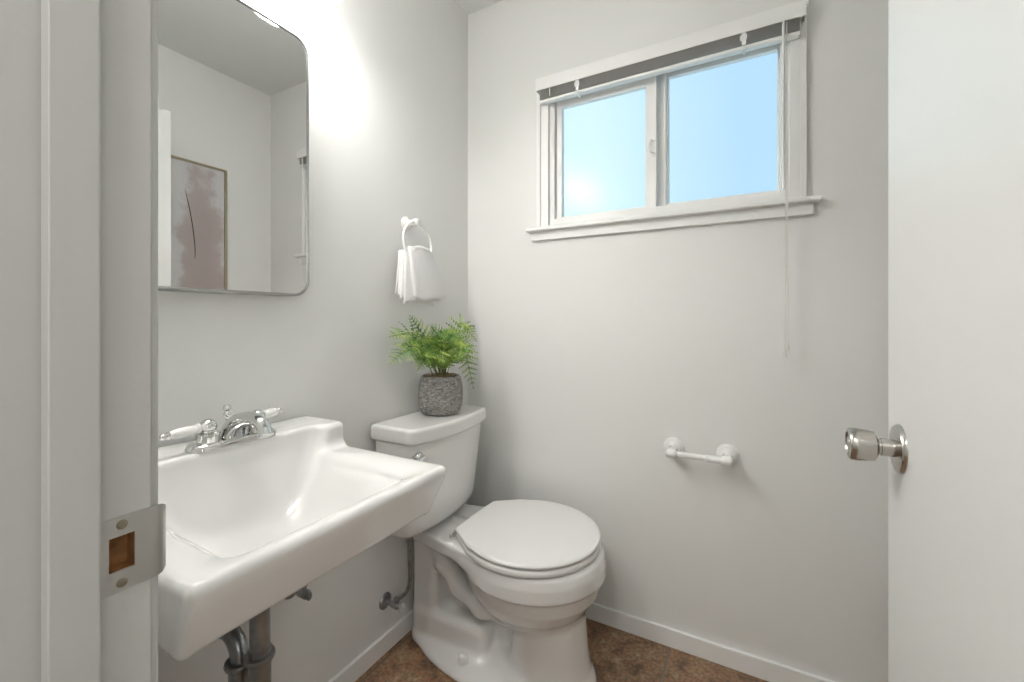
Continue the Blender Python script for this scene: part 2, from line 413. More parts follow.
# strike plate: flat face with a square hole and a lip curving past the casing
X = jx1+.0015
pz0, pz1 = .861, .931
b = MB().box(jx1, X, -1.3885, hy0+.002, pz0, pz1).box(jx1, X, hy1-.002, -1.352, pz0, pz1)
b.box(jx1, X, hy0+.002, hy1-.002, pz0, hz0+.002).box(jx1, X, hy0+.002, hy1-.002, hz1-.002, pz1)
prof = [(-1.352, jx1), (-1.345, jx1-.0003), (-1.340, jx1-.002), (-1.336, jx1-.0055), (-1.334, jx1-.010)]
vs = []; fs = []; rows = []
for i, (y, x) in enumerate(prof):
    cutz = [0, 0, .001, .004, .011][i]
    a, c = pz0+cutz, pz1-cutz
    vs += [(x, y, a), (x, y, c), (x+.0015, y, c), (x+.0015, y, a)]
for i in range(len(prof)-1):
    for k in range(4): fs.append((i*4+k, i*4+(k+1) % 4, (i+1)*4+(k+1) % 4, (i+1)*4+k))
fs += [(3, 2, 1, 0), (16, 17, 18, 19)]
b.add(vs, fs)
sp_ = struct('strike_plate', b, 'bronze', parent=frame)
for z in (pz0+.008, pz1-.008):
    s_ = MB().lathe((X-.0005, -1.3725, z), (1, 0, 0), [(.0045, 0), (.0043, .0009), (.003, .0012)], 20)
    s_.box(X+.0006, X+.0009, -1.3755, -1.3695, z-.0005, z+.0005)
    o = struct('screw', s_, 'screw', parent=sp_)

# ------------------------------------------------------------------ open door
door = struct('door_1', MB().box(1.277, 1.312, -1.335, -.610, .012, 2.03), 'door', 'white flush door standing open at the right with a round metal knob', bevel=.002)
KY, KZ = -.677, .914
for s_, x0, d in ((0, 1.277, (-1, 0, 0)), (1, 1.312, (1, 0, 0))):
    rose = struct('rose', MB().lathe((x0, KY, KZ), d, [(.0375, 0), (.0375, .002), (.0345, .006), (.022, .0085), (.015, .009)], 40), 'steel', parent=door)
    struct('door_knob', MB().lathe((x0, KY, KZ), d, [(.0135, .007), (.0135, .024), (.012, .0245), (.012, .027), (.0195, .030), (.0225, .032), (.0245, .044), (.0255, .055), (.0252, .062), (.0235, .0645), (.0195, .0655), (.0185, .0635), (.011, .0635), (.0105, .0645), (.0035, .0645)], 40), 'steel', parent=door)
struct('latch', MB().box(1.283, 1.306, -.6105, -.609, KZ-.028, KZ+.028).box(1.288, 1.300, -.610, -.599, KZ-.008, KZ+.008), 'steel', parent=door, bevel=.001)
for z in (.25, 1.05, 1.80):
    struct('hinge', MB().lathe((1.276, -1.336, z-.04), (0, 0, 1), [(.005, 0), (.006, .002), (.006, .078), (.005, .08)], 16), 'steel', parent=door)

# ------------------------------------------------------------------ window
b = MB()
fy0, fy1 = .002, .085
b.box(wx0, wx0+.022, fy0, fy1, wz0, wz1).box(wx1-.022, wx1, fy0, fy1, wz0, wz1).box(wx0+.022, wx1-.022, fy0, fy1, wz0, wz0+.028).box(wx0+.022, wx1-.022, fy0, fy1, wz1-.022, wz1)
b.box(.788, .816, .040, fy1, wz0+.028, wz1-.022)
b.box(.815, .822, .05, .07, wz0+.028, wz1-.022).box(1.152, 1.158, .05, .07, wz0+.028, wz1-.022)
b.box(.822, 1.152, .05, .07, wz0+.028, wz0+.046).box(.822, 1.152, .05, .07, wz1-.038, wz1-.022)
win = struct('window_1', b, 'vinyl', 'white two-pane sliding window high on the wall with blue sky outside', bevel=.0015)
sz0, sz1 = wz0+.024, wz1-.018
b = MB().box(.409, .432, .018, .039, sz0, sz1).box(.752, .789, .018, .039, sz0, sz1).box(.432, .752, .018, .039, sz0, sz0+.013).box(.432, .752, .018, .039, sz1-.048, sz1)
b.box(.783, .789, .012, .018, sz0, sz1)
sash = struct('sash', b, 'vinyl', parent=win, bevel=.0015)
struct('pane', MB().box(.432, .752, .027, .030, sz0+.013, sz1-.048), 'pane', parent=sash, smooth=False)
struct('pane', MB().box(.822, 1.152, .058, .061, wz0+.046, wz1-.038), 'pane', parent=win, smooth=False)
b = MB().tube(catmull([(.782, .018, 1.745), (.770, .008, 1.742), (.762, .005, 1.722), (.770, .008, 1.702), (.782, .018, 1.699)], 6), .0035, 10)
b.box(.776, .785, .010, .018, 1.688, 1.694).box(.776, .785, .010, .018, 1.742, 1.748)
struct('latch', b, 'vinyl', parent=sash)

# casing, stool and apron
b = MB().box(.352, wx0+.001, -.010, 0, 1.47, 2.0).box(.338, .354, -.017, 0, 1.47, 2.0)
b.box(wx1-.001, 1.208, -.010, 0, 1.47, 2.0).box(1.206, 1.222, -.017, 0, 1.47, 2.0)
b.box(.338, 1.222, -.014, 0, 1.995, 2.044).box(.334, 1.226, -.020, 0, 2.042, 2.060)
trim = struct('trim_2', b, 'trim', 'white painted casing around the window with a projecting sill', bevel=.0015)
struct('sill', MB().box(.300, 1.256, -.040, 0, 1.458, 1.474).box(wx0, wx1, 0, .02, 1.462, wz0), 'trim', parent=trim, bevel=.004)
struct('apron', MB().box(.314, 1.240, -.016, 0, 1.424, 1.459), 'trim', parent=trim, bevel=.002)

# ------------------------------------------------------------------ window blind, drawn up
bl = thing('window_blind', (.785, -.015, 1.99), 'white mini blind drawn all the way up at the top of the window', 'window blind')
b = MB().box(.350, 1.218, -.048, -.045, 1.996, 2.036).box(.350, .353, -.045, -.015, 1.996, 2.036).box(1.215, 1.218, -.045, -.015, 1.996, 2.036)
obj('valance', b, 'trim', bl, bevel=.001)
obj('head_rail', MB().box(.356, 1.212, -.043, -.017, 2.002, 2.030), 'vinyl', bl, bevel=.001)
b = MB()
for k in range(13):
    z = 1.965+k*.0027; off = rnd.uniform(-.0008, .0008)
    out = [(-.042+off, z), (-.036+off, z+.0009), (-.030+off, z+.0013), (-.024+off, z+.0009), (-.018+off, z), (-.018+off, z+.0006), (-.024+off, z+.0015), (-.030+off, z+.0019), (-.036+off, z+.0015), (-.042+off, z+.0006)]
    b.prism(out, .364, 1.205, axis=0)
obj('slat_stack', b, 'slat', bl)
obj('bottom_rail', MB().prism(rrect(-.042, -.018, 1.948, 1.960, .004, 3), .362, 1.203, 0), 'vinyl', bl)
for x in (.518, 1.059):
    b = MB().box(x-.006, x+.006, -.0465, -.0425, 1.958, 1.998).box(x-.011, x+.009, -.0475, -.0435, 1.972, 1.990).box(x-.005, x+.005, -.046, -.016, 1.9435, 1.948).sphere((x+.004, -.048, 1.944), .005, 12)
    obj('clip', b, 'clear', bl, bevel=.001)
obj('tilt_wand', MB().lathe((1.161, -.055, 1.495), (0, 0, 1), [(.003, 0), (.0042, .003), (.0036, .01), (.0034, .485), (.002, .498)], 8), 'clear', bl)
obj('wand_hook', MB().tube([(.410, -.046, 1.998), (.410, -.050, 1.990), (.410, -.050, 1.962)], .0022, 8), 'clear', bl)
obj('lift_cord', MB().tube(catmull([(1.164, -.050, 1.99), (1.166, -.052, 1.7), (1.168, -.050, 1.4), (1.166, -.046, 1.028)], 8), .0015, 6)
    .tube(catmull([(1.170, -.047, 1.99), (1.171, -.049, 1.6), (1.173, -.048, 1.3), (1.173, -.046, 1.047)], 8), .0015, 6), 'cord', bl)
for x, z in ((1.166, 1.003), (1.173, 1.022)):
    obj('tassel', MB().lathe((x, -.046, z), (0, 0, 1), [(.0045, 0), (.0055, .004), (.0035, .020), (.0015, .027)], 12), 'cord', bl)

# ================================================================== SINK (signed-distance porcelain)
SY = -1.032; SX1 = .488; SH = .257; RZ = .790
def sink_f(x, y, z):
    yy = y-SY
    side = np.abs(yy)-SH
    # plan outline
    body = rbox(x, yy, z, ((SX1)/2-.03, 0, RZ-.058), (SX1/2+.03, SH, .058), .016)
    # apron: hollow underside, keep a bowl bulge
    under = rbox(x, yy, z, (.23, 0, RZ-.115), (.205, SH-.022, .085), .02)
    body = smax(body, -under, .012)
    body = smax(body, (x-SX1+.46*np.maximum(RZ-.012-z, 0))/1.085, .012)
    body = smax(body, (np.abs(yy)-SH+.12*np.maximum(RZ-.012-z, 0)), .012)
    ledge = rbox(x, yy, z, (.05, 0, .795), (.100, SH-.0005, .055), .014)
    body = smin(body, ledge, .030)
    sl = .03
    bulge = np.sqrt(((x-.25)/.20)**2+(yy/.225)**2+((z-.80)/.165)**2)
    bulge = (bulge-1)*.16
    bulge = smax(bulge, z-.78, .01)
    body = smin(body, bulge, .012)
    back = rbox(x, yy, z, (.03, 0, .735), (.06, SH-.004, .10), .015)
    body = smin(body, back, .02)
    # basin: steep at front and back, long ramps at the ends
    dep = (.80-z)/.135
    sd = smax(dep, 0*dep-.1, .2)
    hx = .156-.050*sd
    cx = .284-.010*sd
    hy = .190-.098*sd
    qx = np.abs(x-cx)-hx; qy = (np.abs(yy)-hy)*.80
    qb = smax(qx, qy, .038)
    c = smax(qb*.92, .668-z, .055)
    shell = smax(c-.020, z-.770, .01)
    body = smin(body, shell, .012)
    ks = np.clip((z-.70)/.09, 0, 1); kx = np.clip((x-.17)/.13, 0, 1); body = smax(body, -c, .012+.030*ks*ks*(3-2*ks)*kx*kx*(3-2*kx))
    # overflow / drain hole
    dr = np.sqrt((x-.262)**2+yy**2)-.021
    body = smax(body, -smax(dr, z-.69, .003), .004)
    return smax(body, .003-x, .004)
vs, fs = nets(sink_f, (-.008, SY-SH-.015, .60), (SX1+.015, SY+SH+.015, .87), .0035)
sink = thing('bathroom_sink', (.24, SY, .62), 'white wall-hung porcelain sink with a wide basin below the mirror', 'sink')
obj('basin', (vs, fs), 'china', sink, angle=180, fix=False)
obj('drain', MB().lathe((.262, SY, .655), (0, 0, 1), [(.020, -.03), (.022, 0), (.029, .012), (.028, .0145), (.020, .0135), (.017, .009), (.004, .009)], 32), 'chrome', sink)

# ------------------------------------------------------------------ faucet
FX, FYc, FZ = .098, -1.025, .8495
fa = thing('faucet', (FX, FYc, FZ), 'chrome centerset faucet with two white porcelain lever handles on the sink ledge', 'faucet')
pl_ = MB()
L, rr = .090, .029
rings = [(1.0, 0), (1.0, .004), (.93, .010), (.80, .0135)]
def stadium(s, n=14):
    out = []
    r = rr*s; c = L-rr
    for k in range(n+1):
        t = math.pi*k/n; out.append((FX+r*math.cos(t), FYc+c+r*math.sin(t)))
    for k in range(n+1):
        t = math.pi+math.pi*k/n; out.append((FX+r*math.cos(t), FYc-c+r*math.sin(t)))
    return out
vs = []; fs = []
for s, h in rings: vs += [(a, c, FZ+h) for a, c in stadium(s)]
n = len(stadium(1))
for i in range(len(rings)-1):
    for k in range(n): fs.append((i*n+k, i*n+(k+1) % n, (i+1)*n+(k+1) % n, (i+1)*n+k))
fs += [tuple(reversed(range(n))), tuple(3*n+k for k in range(n))]
obj('base_plate', pl_.add(vs, fs), 'chrome', fa, angle=50)
for s in (-1, 1):
    hy_ = FYc+s*.051
    hub = obj('handle', MB().lathe((FX, hy_, FZ+.008), (0, 0, 1), [(.0235, 0), (.0235, .003), (.0215, .005), (.0205, .006), (.0205, .018), (.022, .0195), (.022, .024), (.015, .027), (.0135, .030)], 32)
              .sphere((FX, hy_, FZ+.045), .0165, 24, (1, 1, .95)), 'chrome', fa)
    d = Vector((.06 if s < 0 else -.42, s, -.03)).normalized(); o0 = Vector((FX, hy_, FZ+.045))
    obj('lever', MB().lathe(o0+d*.013, d, [(.006, 0), (.0105, .004), (.0105, .008), (.0085, .010), (.0088, .016), (.0098, .030), (.0095, .042), (.0075, .052), (.0055, .0555)], 24), 'porcelain', hub)
    obj('lever_tip', MB().lathe(o0+d*.0685, d, [(.0045, -.001), (.0075, .001), (.0075, .004), (.0035, .006), (.0058, .009), (.0062, .012), (.004, .016), (.001, .017)], 20), 'chrome', hub)
# spout: broad at the base, arching forward, down-turned end
pts = catmull([(FX-.012, FYc, FZ+.008), (FX+.000, FYc, FZ+.030), (FX+.024, FYc, FZ+.048), (FX+.064, FYc, FZ+.058), (FX+.100, FYc, FZ+.052), (FX+.116, FYc, FZ+.028)], 6)
N = len(pts); rad = [.024-.012*min(1, i/(N*.7)) for i in range(N)]; 
for i in range(N-6, N): rad[i] = .012+.0012*(i-N+6)/5
obj('spout', MB().tube(pts, rad, 24, up=(0, 1, 0), flat=1.12), 'chrome', fa)
obj('lift_rod', MB().lathe((FX-.026, FYc, FZ+.010), (0, 0, 1), [(.008, 0), (.006, .003), (.0028, .006), (.0028, .040), (.0065, .043), (.0075, .048), (.005, .053), (.0045, .055), (.008, .058), (.0085, .063), (.006, .068), (.001, .069)], 20), 'chrome', fa)

# ------------------------------------------------------------------ drain trap
tr = thing('drain_pipe', (.2, SY, .2), 'tarnished chrome drain trap hanging under the sink', 'drain pipe')
TX, UX = .204, .132
obj('tailpiece', MB().lathe((TX, SY, .43), (0, 0, 1), [(.0185, 0), (.0185, .17), (.024, .175), (.024, .215), (.0185, .22), (.0185, .235)], 28), 'dullchrome', tr)
R_ = (TX-UX)/2
pts = [(TX, SY, .45), (TX, SY, .34)]+[(UX+R_+R_*math.cos(t), SY, .34-R_*math.sin(t)) for t in np.linspace(0, math.pi, 14)[1:-1]]+[(UX, SY, .34), (UX, SY, .385)]
obj('trap_bend', MB().tube(pts, .0205, 24), 'dullchrome', tr)
pts = [(UX, SY, .395)]+[(UX-.042+.042*math.cos(t), SY, .402+.042*math.sin(t)) for t in np.linspace(0, math.pi/2, 10)]+[(.04, SY, .437), (.002, SY, .428)]
obj('trap_arm', MB().tube(pts, .0175, 24), 'dullchrome', tr)
for x, zn in ((TX, .432), (UX, .392)):
    obj('slip_nut', MB().lathe((x, SY, zn), (0, 0, 1), [(.0195, -.016), (.0215, -.014), (.0215, -.005), (.027, -.004), (.0285, .001), (.027, .006), (.0195, .008)], 28), 'dullchrome', tr)
obj('wall_flange', MB().lathe((0, SY, .428), (1, 0, 0), [(.040, 0), (.038, .003), (.024, .012), (.018, .013)], 32), 'dullchrome', tr)

def stop_valve(loc_y, z, label, handle_dir=(1, 0, 0), r=.028):
    v = thing('shutoff_valve', (0, loc_y, z), label, 'shutoff valve')
    obj('wall_flange', MB().lathe((0, loc_y, z), (1, 0, 0), [(r, 0), (r, .0015), (r*.8, .006), (r*.4, .009), (.008, .009)], 32), 'dullchrome', v)
    return v
for s, lab in ((1, 'small chrome shutoff valve under the sink, right of the drain trap'), (-1, 'small chrome shutoff valve on the wall under the left end of the sink')):
    yv = SY+s*.207; zv = .397
    v = stop_valve(yv, zv, lab)
    obj('valve_body', MB().lathe((.006, yv, zv), (1, 0, 0), [(.0075, 0), (.0075, .03), (.012, .032), (.012, .058), (.008, .06)], 20)
        .lathe((.05, yv, zv), (0, 0, 1), [(.008, 0), (.008, .018), (.011, .019), (.011, .030), (.005, .031)], 20), 'dullchrome', v)
    obj('supply_tube', MB().tube(catmull([(.05, yv, zv+.03), (.05, yv-s*.01, zv+.10), (.070, yv-s*.08, zv+.20), (.075, yv-s*.15, zv+.33)], 6), .0045, 12), 'dullchrome', v)
    obj('valve_handle', MB().lathe((.064, yv, zv), (1, 0, 0), [(.004, 0), (.004, .004), (.012, .005), (.013, .009), (.011, .011)], 28, sx=.6, sy=1), 'dullchrome', v)

# ================================================================== TOILET
TY = -.30; TK = -.352
def tank_f(x, y, z):
    v = y-TK
    hw = .206-.014*np.clip((.72-z)/.30, 0, 1.2)
    xf = .205-.035*np.clip((.72-z)/.30, 0, 1.2)-.045*(v/.235)**2
    d = smax(np.abs(v)-hw, x-xf, .030)
    d = smax(d, .022-x, .015)
    zb = .402+.0*x
    d = smax(d*.97, zb-z, .075)
    return smax(d, z-.733, .006)
def lid_f(x, y, z):
    v = y-TK
    xf = .222-.052*(v/.25)**2
    d = smax(np.abs(v)-.213, x-xf, .022)
    d = smax(d, .010-x, .012)
    d = smax(d*.97, z-.779, .012)
    return smax(d, .729-z, .010)
def prof(z, zs, vals): return np.interp(z, zs, vals)
def bowl_f(x, y, z):
    v = y-TY
    zs = [.10, .16, .20, .24, .28, .325, .333, .37, .402]
    a = prof(z, zs, [.04, .115, .160, .190, .212, .223, .232, .231, .226])
    b_ = prof(z, zs, [.03, .090, .135, .170, .194, .206, .214, .214, .208])
    c = prof(z, zs, [.50, .470, .455, .456, .460, .462, .462, .462, .460])
    e = np.sqrt(((x-c)/a)**2+(v/b_)**2)
    bowl = (e-1)*np.minimum(a, b_)*.8
    bowl = smax(bowl, z-.402, .012)
    # seat deck running back under the tank
    hw = .120+.055*np.clip((x-.06)/.24, 0, 1)**1.3
    hull = smax(np.abs(v)-hw, np.abs(x-.19)-.155, .03)
    hull = smax(hull, z-.400, .010); hull = smax(hull, .352+.10*np.clip(x-.2, 0, 1)-z, .016)
    # rear of the body
    rear = rbox(x, v, z, (.085, 0, .19), (.052, .098, .20), .025)
    web = rbox(x, v, z, (.30, 0, .20), (.25, .030, .20), .03)
    # front column, oval
    fl = 1+.12*np.clip((.10-z)/.10, 0, 1)**2
    ce = np.sqrt(((x-.520)/(.112*fl+.02*np.clip((.2-z)/.2,0,1)))**2+(v/(.098*fl+.012))**2)
    col = (ce-1)*.1
    col = smax(col, z-.30, .03)
    # trapway: falls from the bowl and sweeps up to the back, then runs forward along the floor
    sv = np.abs(v)
    ch = [(.120, .070, .350), (.160, .066, .285), (.225, .064, .215), (.310, .066, .178), (.400, .058, .178), (.500, .045, .200)]
    t1 = None
    for p, q in zip(ch[:-1], ch[1:]):
        cc = capsule(x, sv, z, p, q, .030, .030); t1 = cc if t1 is None else smin(t1, cc, .03)
    t2 = rbox(x, v, z, (.19, 0, .05), (.150, .103, .075), .028)
    # flared foot
    fo = np.sqrt(((x-.325)/.322)**2+(v/.176)**2)
    foot = (fo-1)*.176*.85
    tz = .022+.030*np.clip(1-fo, 0, 1)
    foot = smax(foot, z-tz, .018)
    foot = smax(foot, .012-x, .008)
    d = smin(bowl, hull, .035)
    d = smin(d, smin(rear, web, .03), .022)
    d = smin(d, t1, .014); d = smin(d, t2, .016)
    d = smin(d, col, .016); d = smin(d, foot, .026)
    return smax(d, .0005-z, .004)
toi = thing('toilet', (.35, TY, 0), 'white two-piece toilet with closed lid between the sink and the back wall', 'toilet')
vs, fs = nets(bowl_f, (.0, TY-.235, -.008), (.705, TY+.235, .415), .0052)
obj('bowl', (vs, fs), 'china', toi, angle=180, fix=False)
vs, fs = nets(tank_f, (.01, TY-.27, .39), (.225, TY+.25, .745), .0052)
tank = obj('tank', (vs, fs), 'china', toi, angle=180, fix=False)
vs, fs = nets(lid_f, (.0, TY-.285, .714), (.24, TY+.265, .792), .0035)
obj('tank_lid', (vs, fs), 'china', toi, angle=180, fix=False)
# seat ring and seat lid
def egg(s=0.0, n=72, back=.228):
    out = []
    for k in range(n):
        t = 2*math.pi*k/n
        x = .455+(.218-s)*math.cos(t); v = (.217-s)*math.sin(t)
        if x < back+s: pass
        out.append((x, v))
    return out
def seat_f(z0, z1, s, back, hole=False, k=.008, bulge=0):
    def f(x, y, z):
        v = y-TY
        e = np.sqrt(((x-.455)/(.221-s))**2+(np.abs(v)/(.218-s))**2.0)
        d = (e-1)*.21
        # squared rear with hinge line
        rr_ = smax(np.abs(v)-(.110-s), np.abs(x-.33)-.105, .02)
        wd = np.abs(v)-(.118-s+.60*np.clip(x-back, 0, 1))
        d = smin(d, smax(smax(wd, x-.33, .02), back-x, .01), .03)
        d = smax(d, back-x, .012)
        if hole:
            h = (np.sqrt(((x-.47)/.14)**2+(v/.115)**2)-1)*.11
            d = smax(d, -h, .012)
        top = z1+bulge*np.clip(1-e*e, 0, 1)
        d = smax(d, z-top, k*1.6)
        return smax(d, z0-z, k)
    return f
vs, fs = nets(seat_f(.4045, .4245, .0, .240, True, .006), (.20, TY-.23, .396), (.69, TY+.23, .433), .0034)
obj('seat', (vs, fs), 'seat', toi, angle=180, fix=False)
vs, fs = nets(seat_f(.4285, .4405, .0, .236, False, .005, .003), (.20, TY-.23, .420), (.69, TY+.23, .453), .0034)
obj('seat_lid', (vs, fs), 'seat', toi, angle=180, fix=False)
for s in (-1, 1):
    h_ = MB().box(.222, .238, TY+s*.116-.010, TY+s*.116+.010, .4005, .412).lathe((.232, TY+s*.116-.016, .417), (0, 1, 0), [(.006, 0), (.0075, .002), (.0075, .030), (.006, .032)], 16)
    obj('hinge', h_, 'chrome', toi, bevel=.001)
    obj('bumper', MB().box(.42, .45, TY+s*.176-.006, TY+s*.176+.006, .4237, .4293), 'rubber', toi, bevel=.001)
    z_ = .040
    obj('bolt_cap', MB().lathe((.278, TY+s*.130, z_-.010), (0, 0, 1), [(.0155, 0), (.0155, .010), (.013, .018), (.008, .023), (.002, .0245)], 24), 'seat', toi)
# flush handle at the left of the tank face
hx_ = .180; hy_ = TK-.172; hz_ = .688
hb = obj('flush_handle', MB().lathe((hx_-.014, hy_, hz_), (1, 0, 0), [(.017, 0), (.017, .016), (.014, .021), (.010, .024), (.009, .032)], 24)
         .tube(catmull([(hx_+.014, hy_+.006, hz_+.002), (hx_+.018, hy_-.02, hz_-.002), (hx_+.018, hy_-.052, hz_-.009), (hx_+.017, hy_-.068, hz_-.012)], 5), [.0085]*5+[.0075]*5+[.0095]*6, 14, up=(0, 0, 1), flat=.8), 'chrome', toi)

# toilet supply
ws = thing('water_supply_valve', (0, -.487, .167), 'chrome supply valve with a bent riser tube feeding the toilet tank', 'shutoff valve')
obj('wall_flange', MB().lathe((0, -.487, .167), (1, 0, 0), [(.027, 0), (.0265, .002), (.020, .007), (.010, .010), (.008, .010)], 32), 'dullchrome', ws)
obj('valve_body', MB().lathe((.006, -.487, .167), (1, 0, 0), [(.0075, 0), (.0075, .026), (.011, .028), (.011, .052), (.008, .054), (.005, .062)], 20)
    .lathe((.048, -.487, .167), (.25, 0, 1), [(.008, -.008), (.008, .014), (.011, .015), (.011, .024), (.0055, .025)], 20), 'dullchrome', ws)
obj('valve_handle', MB().lathe((.066, -.487, .167), (1, 0, 0), [(.004, -.006), (.004, .002), (.0155, .003), (.017, .008), (.0155, .013), (.004, .014)], 28, sx=.6, sy=1.05), 'chrome', ws)
obj('riser_tube', MB().tube(catmull([(.054, -.487, .19), (.075, -.484, .205), (.098, -.482, .235), (.106, -.482, .275), (.104, -.482, .33), (.098, -.478, .395)], 7), .0066, 14), 'dullchrome', ws)
obj('coupling_nut', MB().lathe((.098, -.478, .388), (0, 0, 1), [(.0075, -.006), (.012, 0), (.012, .010), (.0155, .011), (.0155, .038)], 10), 'dullchrome', ws)

# ================================================================== POTTED FERN
PX, PY, PZ = .105, -.322, .7785
fern = thing('potted_fern', (PX, PY, PZ), 'green fern in a round textured grey pot on the toilet tank', 'potted plant')
prf = [(.050, .0), (.062, .003), (.071, .012), (.0775, .035), (.0795, .062), (.0785, .090), (.0755, .112), (.071, .128), (.067, .135), (.062, .136), (.0605, .131), (.060, .118)]
obj('pot', MB().lathe((PX, PY, PZ), (0, 0, 1), prf, 56), 'pot', fern)
b = MB(); n = 20; vs = []; fs = []
for i in range(n+1):
    for j in range(n+1):
        u = (i/n*2-1); v = (j/n*2-1)
        x = u*math.sqrt(1-v*v/2)*.061; y = v*math.sqrt(1-u*u/2)*.061
        vs.append((PX+x, PY+y, PZ+.124+rnd.uniform(0, .008)+.006*(1-u*u)*(1-v*v)))
for i in range(n):
    for j in range(n): fs.append((i*(n+1)+j, (i+1)*(n+1)+j, (i+1)*(n+1)+j+1, i*(n+1)+j+1))
b.add(vs, fs)
for k in range(90):
    t = rnd.uniform(0, 6.28); r = rnd.uniform(.01, .058); a = rnd.uniform(0, 6.28); l = rnd.uniform(.008, .02)
    p = Vector((PX+r*math.cos(t), PY+r*math.sin(t), PZ+.133+rnd.uniform(0, .004)))
    q = p+Vector((l*math.cos(a), l*math.sin(a), rnd.uniform(-.002, .009)))
    b.tube([p, (p+q)/2+Vector((0, 0, .003)), q], .0007, 5)
obj('moss', b, 'soil', fern)

def frond(tip, md, wid=.042, npin=17, seed=0):
    r = random.Random(seed)
    tip = Vector(tip); b0 = Vector((PX+(tip.x-PX)*.08+r.uniform(-.012, .012), PY+(tip.y-PY)*.08+r.uniform(-.012, .012), PZ+.128))
    md = Vector(md); q1 = b0.lerp(md, .45)+Vector((0, 0, .012))
    cm = catmull([b0, q1, md, md.lerp(tip, .55)+Vector((0, 0, .006)), tip], 8)
    P = cm[:33]
    b = MB(); b.tube(P, [.0016*(1-.7*i/32) for i in range(33)], 6)
    stem = b; out_ = Vector((.75, -.65, .1))
    lf = MB()
    for k in range(npin):
        t = .15+.85*(k+.5)/npin
        i = min(31, int(t*32)); fr = t*32-i
        p = P[i].lerp(P[i+1], fr); d = (P[i+1]-P[i]).normalized()
        up = Vector((0, 0, 1)); side = d.cross((up*.55+out_*.6).normalized())
        if side.length < .15: side = Vector((1, 0, 0))
        side.normalize(); nrm = side.cross(d).normalized()
        env = math.sin(math.pi*min(1, (t-.10)/.40)**.8*.5)*(1-max(0, (t-.45)/.55))**.8
        Ln = 1.12*wid*max(env, .10)
        for s in (-1, 1):
            dir_ = (side*s*.93+d*.42+nrm*(.02+r.uniform(-.15, .15))-Vector((0, 0, .06))).normalized()
            wv = d; hw = Ln*.15+.0012; nl = 5
            vs = []; fs = []
            # toothed pinna outline: centre line plus lobes
            cen = [p+dir_*(Ln*j/nl)+nrm*(.10*Ln*math.sin(math.pi*j/nl)) for j in range(nl+1)]
            for j, c in enumerate(cen): vs.append(c)
            base_n = len(vs)
            for j in range(nl):
                w_ = hw*(1-.85*(j/nl)**1.4)
                c = cen[j].lerp(cen[j+1], .62)
                vs.append(c+wv*w_-nrm*w_*.3); vs.append(c-wv*w_-nrm*w_*.3)
                fs.append((j, j+1, base_n+2*j)); fs.append((j+1, j, base_n+2*j+1))
            lf.add(vs, fs)
    return stem, lf
# (middle of the arch, tip, width)
tips = [((.085, -.368, 1.024), (.060, -.437, 1.129), .060), ((.070, -.423, 1.055), (.060, -.530, 1.058), .068), ((.120, -.470, 1.025), (.120, -.590, .978), .062),
        ((.150, -.262, 1.095), (.190, -.216, 1.030), .052), ((.185, -.300, 1.020), (.230, -.296, .868), .055), ((.090, -.310, 1.040), (.080, -.350, 1.090), .050),
        ((.120, -.287, 1.030), (.130, -.275, 1.080), .050), ((.160, -.300, 1.035), (.205, -.250, .998), .052), ((.150, -.410, 1.000), (.170, -.480, .992), .046),
        ((.155, -.380, 1.020), (.190, -.410, 1.040), .048), ((.170, -.345, 1.010), (.240, -.370, .960), .048), ((.080, -.245, 1.045), (.075, -.170, 1.055), .046),
        ((.080, -.390, 1.025), (.060, -.460, 1.040), .050), ((.165, -.390, 1.005), (.205, -.450, .965), .045), ((.100, -.300, 1.045), (.095, -.255, 1.075), .046),
        ((.130, -.420, .985), (.150, -.500, .950), .048), ((.080, -.400, 1.000), (.065, -.485, 1.005), .050), ((.150, -.360, .985), (.190, -.400, .945), .042), ((.140, -.290, .985), (.180, -.225, .960), .042), ((.080, -.330, 1.010), (.060, -.300, 1.050), .046),
        ((.140, -.340, 1.020), (.165, -.325, 1.060), .050), ((.075, -.350, 1.010), (.045, -.375, 1.065), .044)]
for k, (md, tp, wd) in enumerate(tips):
    st, lf = frond(tp, md, wd, 15, seed=k+3)
    fr_ = obj('frond', lf, 'leaf', fern, smooth=False, fix=False)
    obj('stem', st, 'stem', fr_)

# ================================================================== TOWEL RING + TOWEL
RYc, RZt = -.385, 1.455
tring = thing('towel_ring', (0, RYc, RZt), 'white porcelain towel ring mounted on the wall above the toilet tank', 'towel ring')
obj('mount', MB().lathe((0, RYc, RZt), (1, 0, 0), [(.026, 0), (.026, .004), (.022, .006), (.022, .010), (.0175, .012), (.0175, .016), (.011, .018), (.011, .035), (.014, .038), (.014, .056), (.010, .060), (.002, .061)], 32), 'porcelain', tring)
RR = .072
pts = [(.048+.006*(1-math.cos(t)), RYc+RR*math.sin(t), RZt-RR+RR*math.cos(t)) for t in np.linspace(0, 2*math.pi, 49)[:-1]]
obj('ring', MB().tube(pts, .0048, 14, closed=True, up=(1, 0, 0)), 'porcelain', tring)

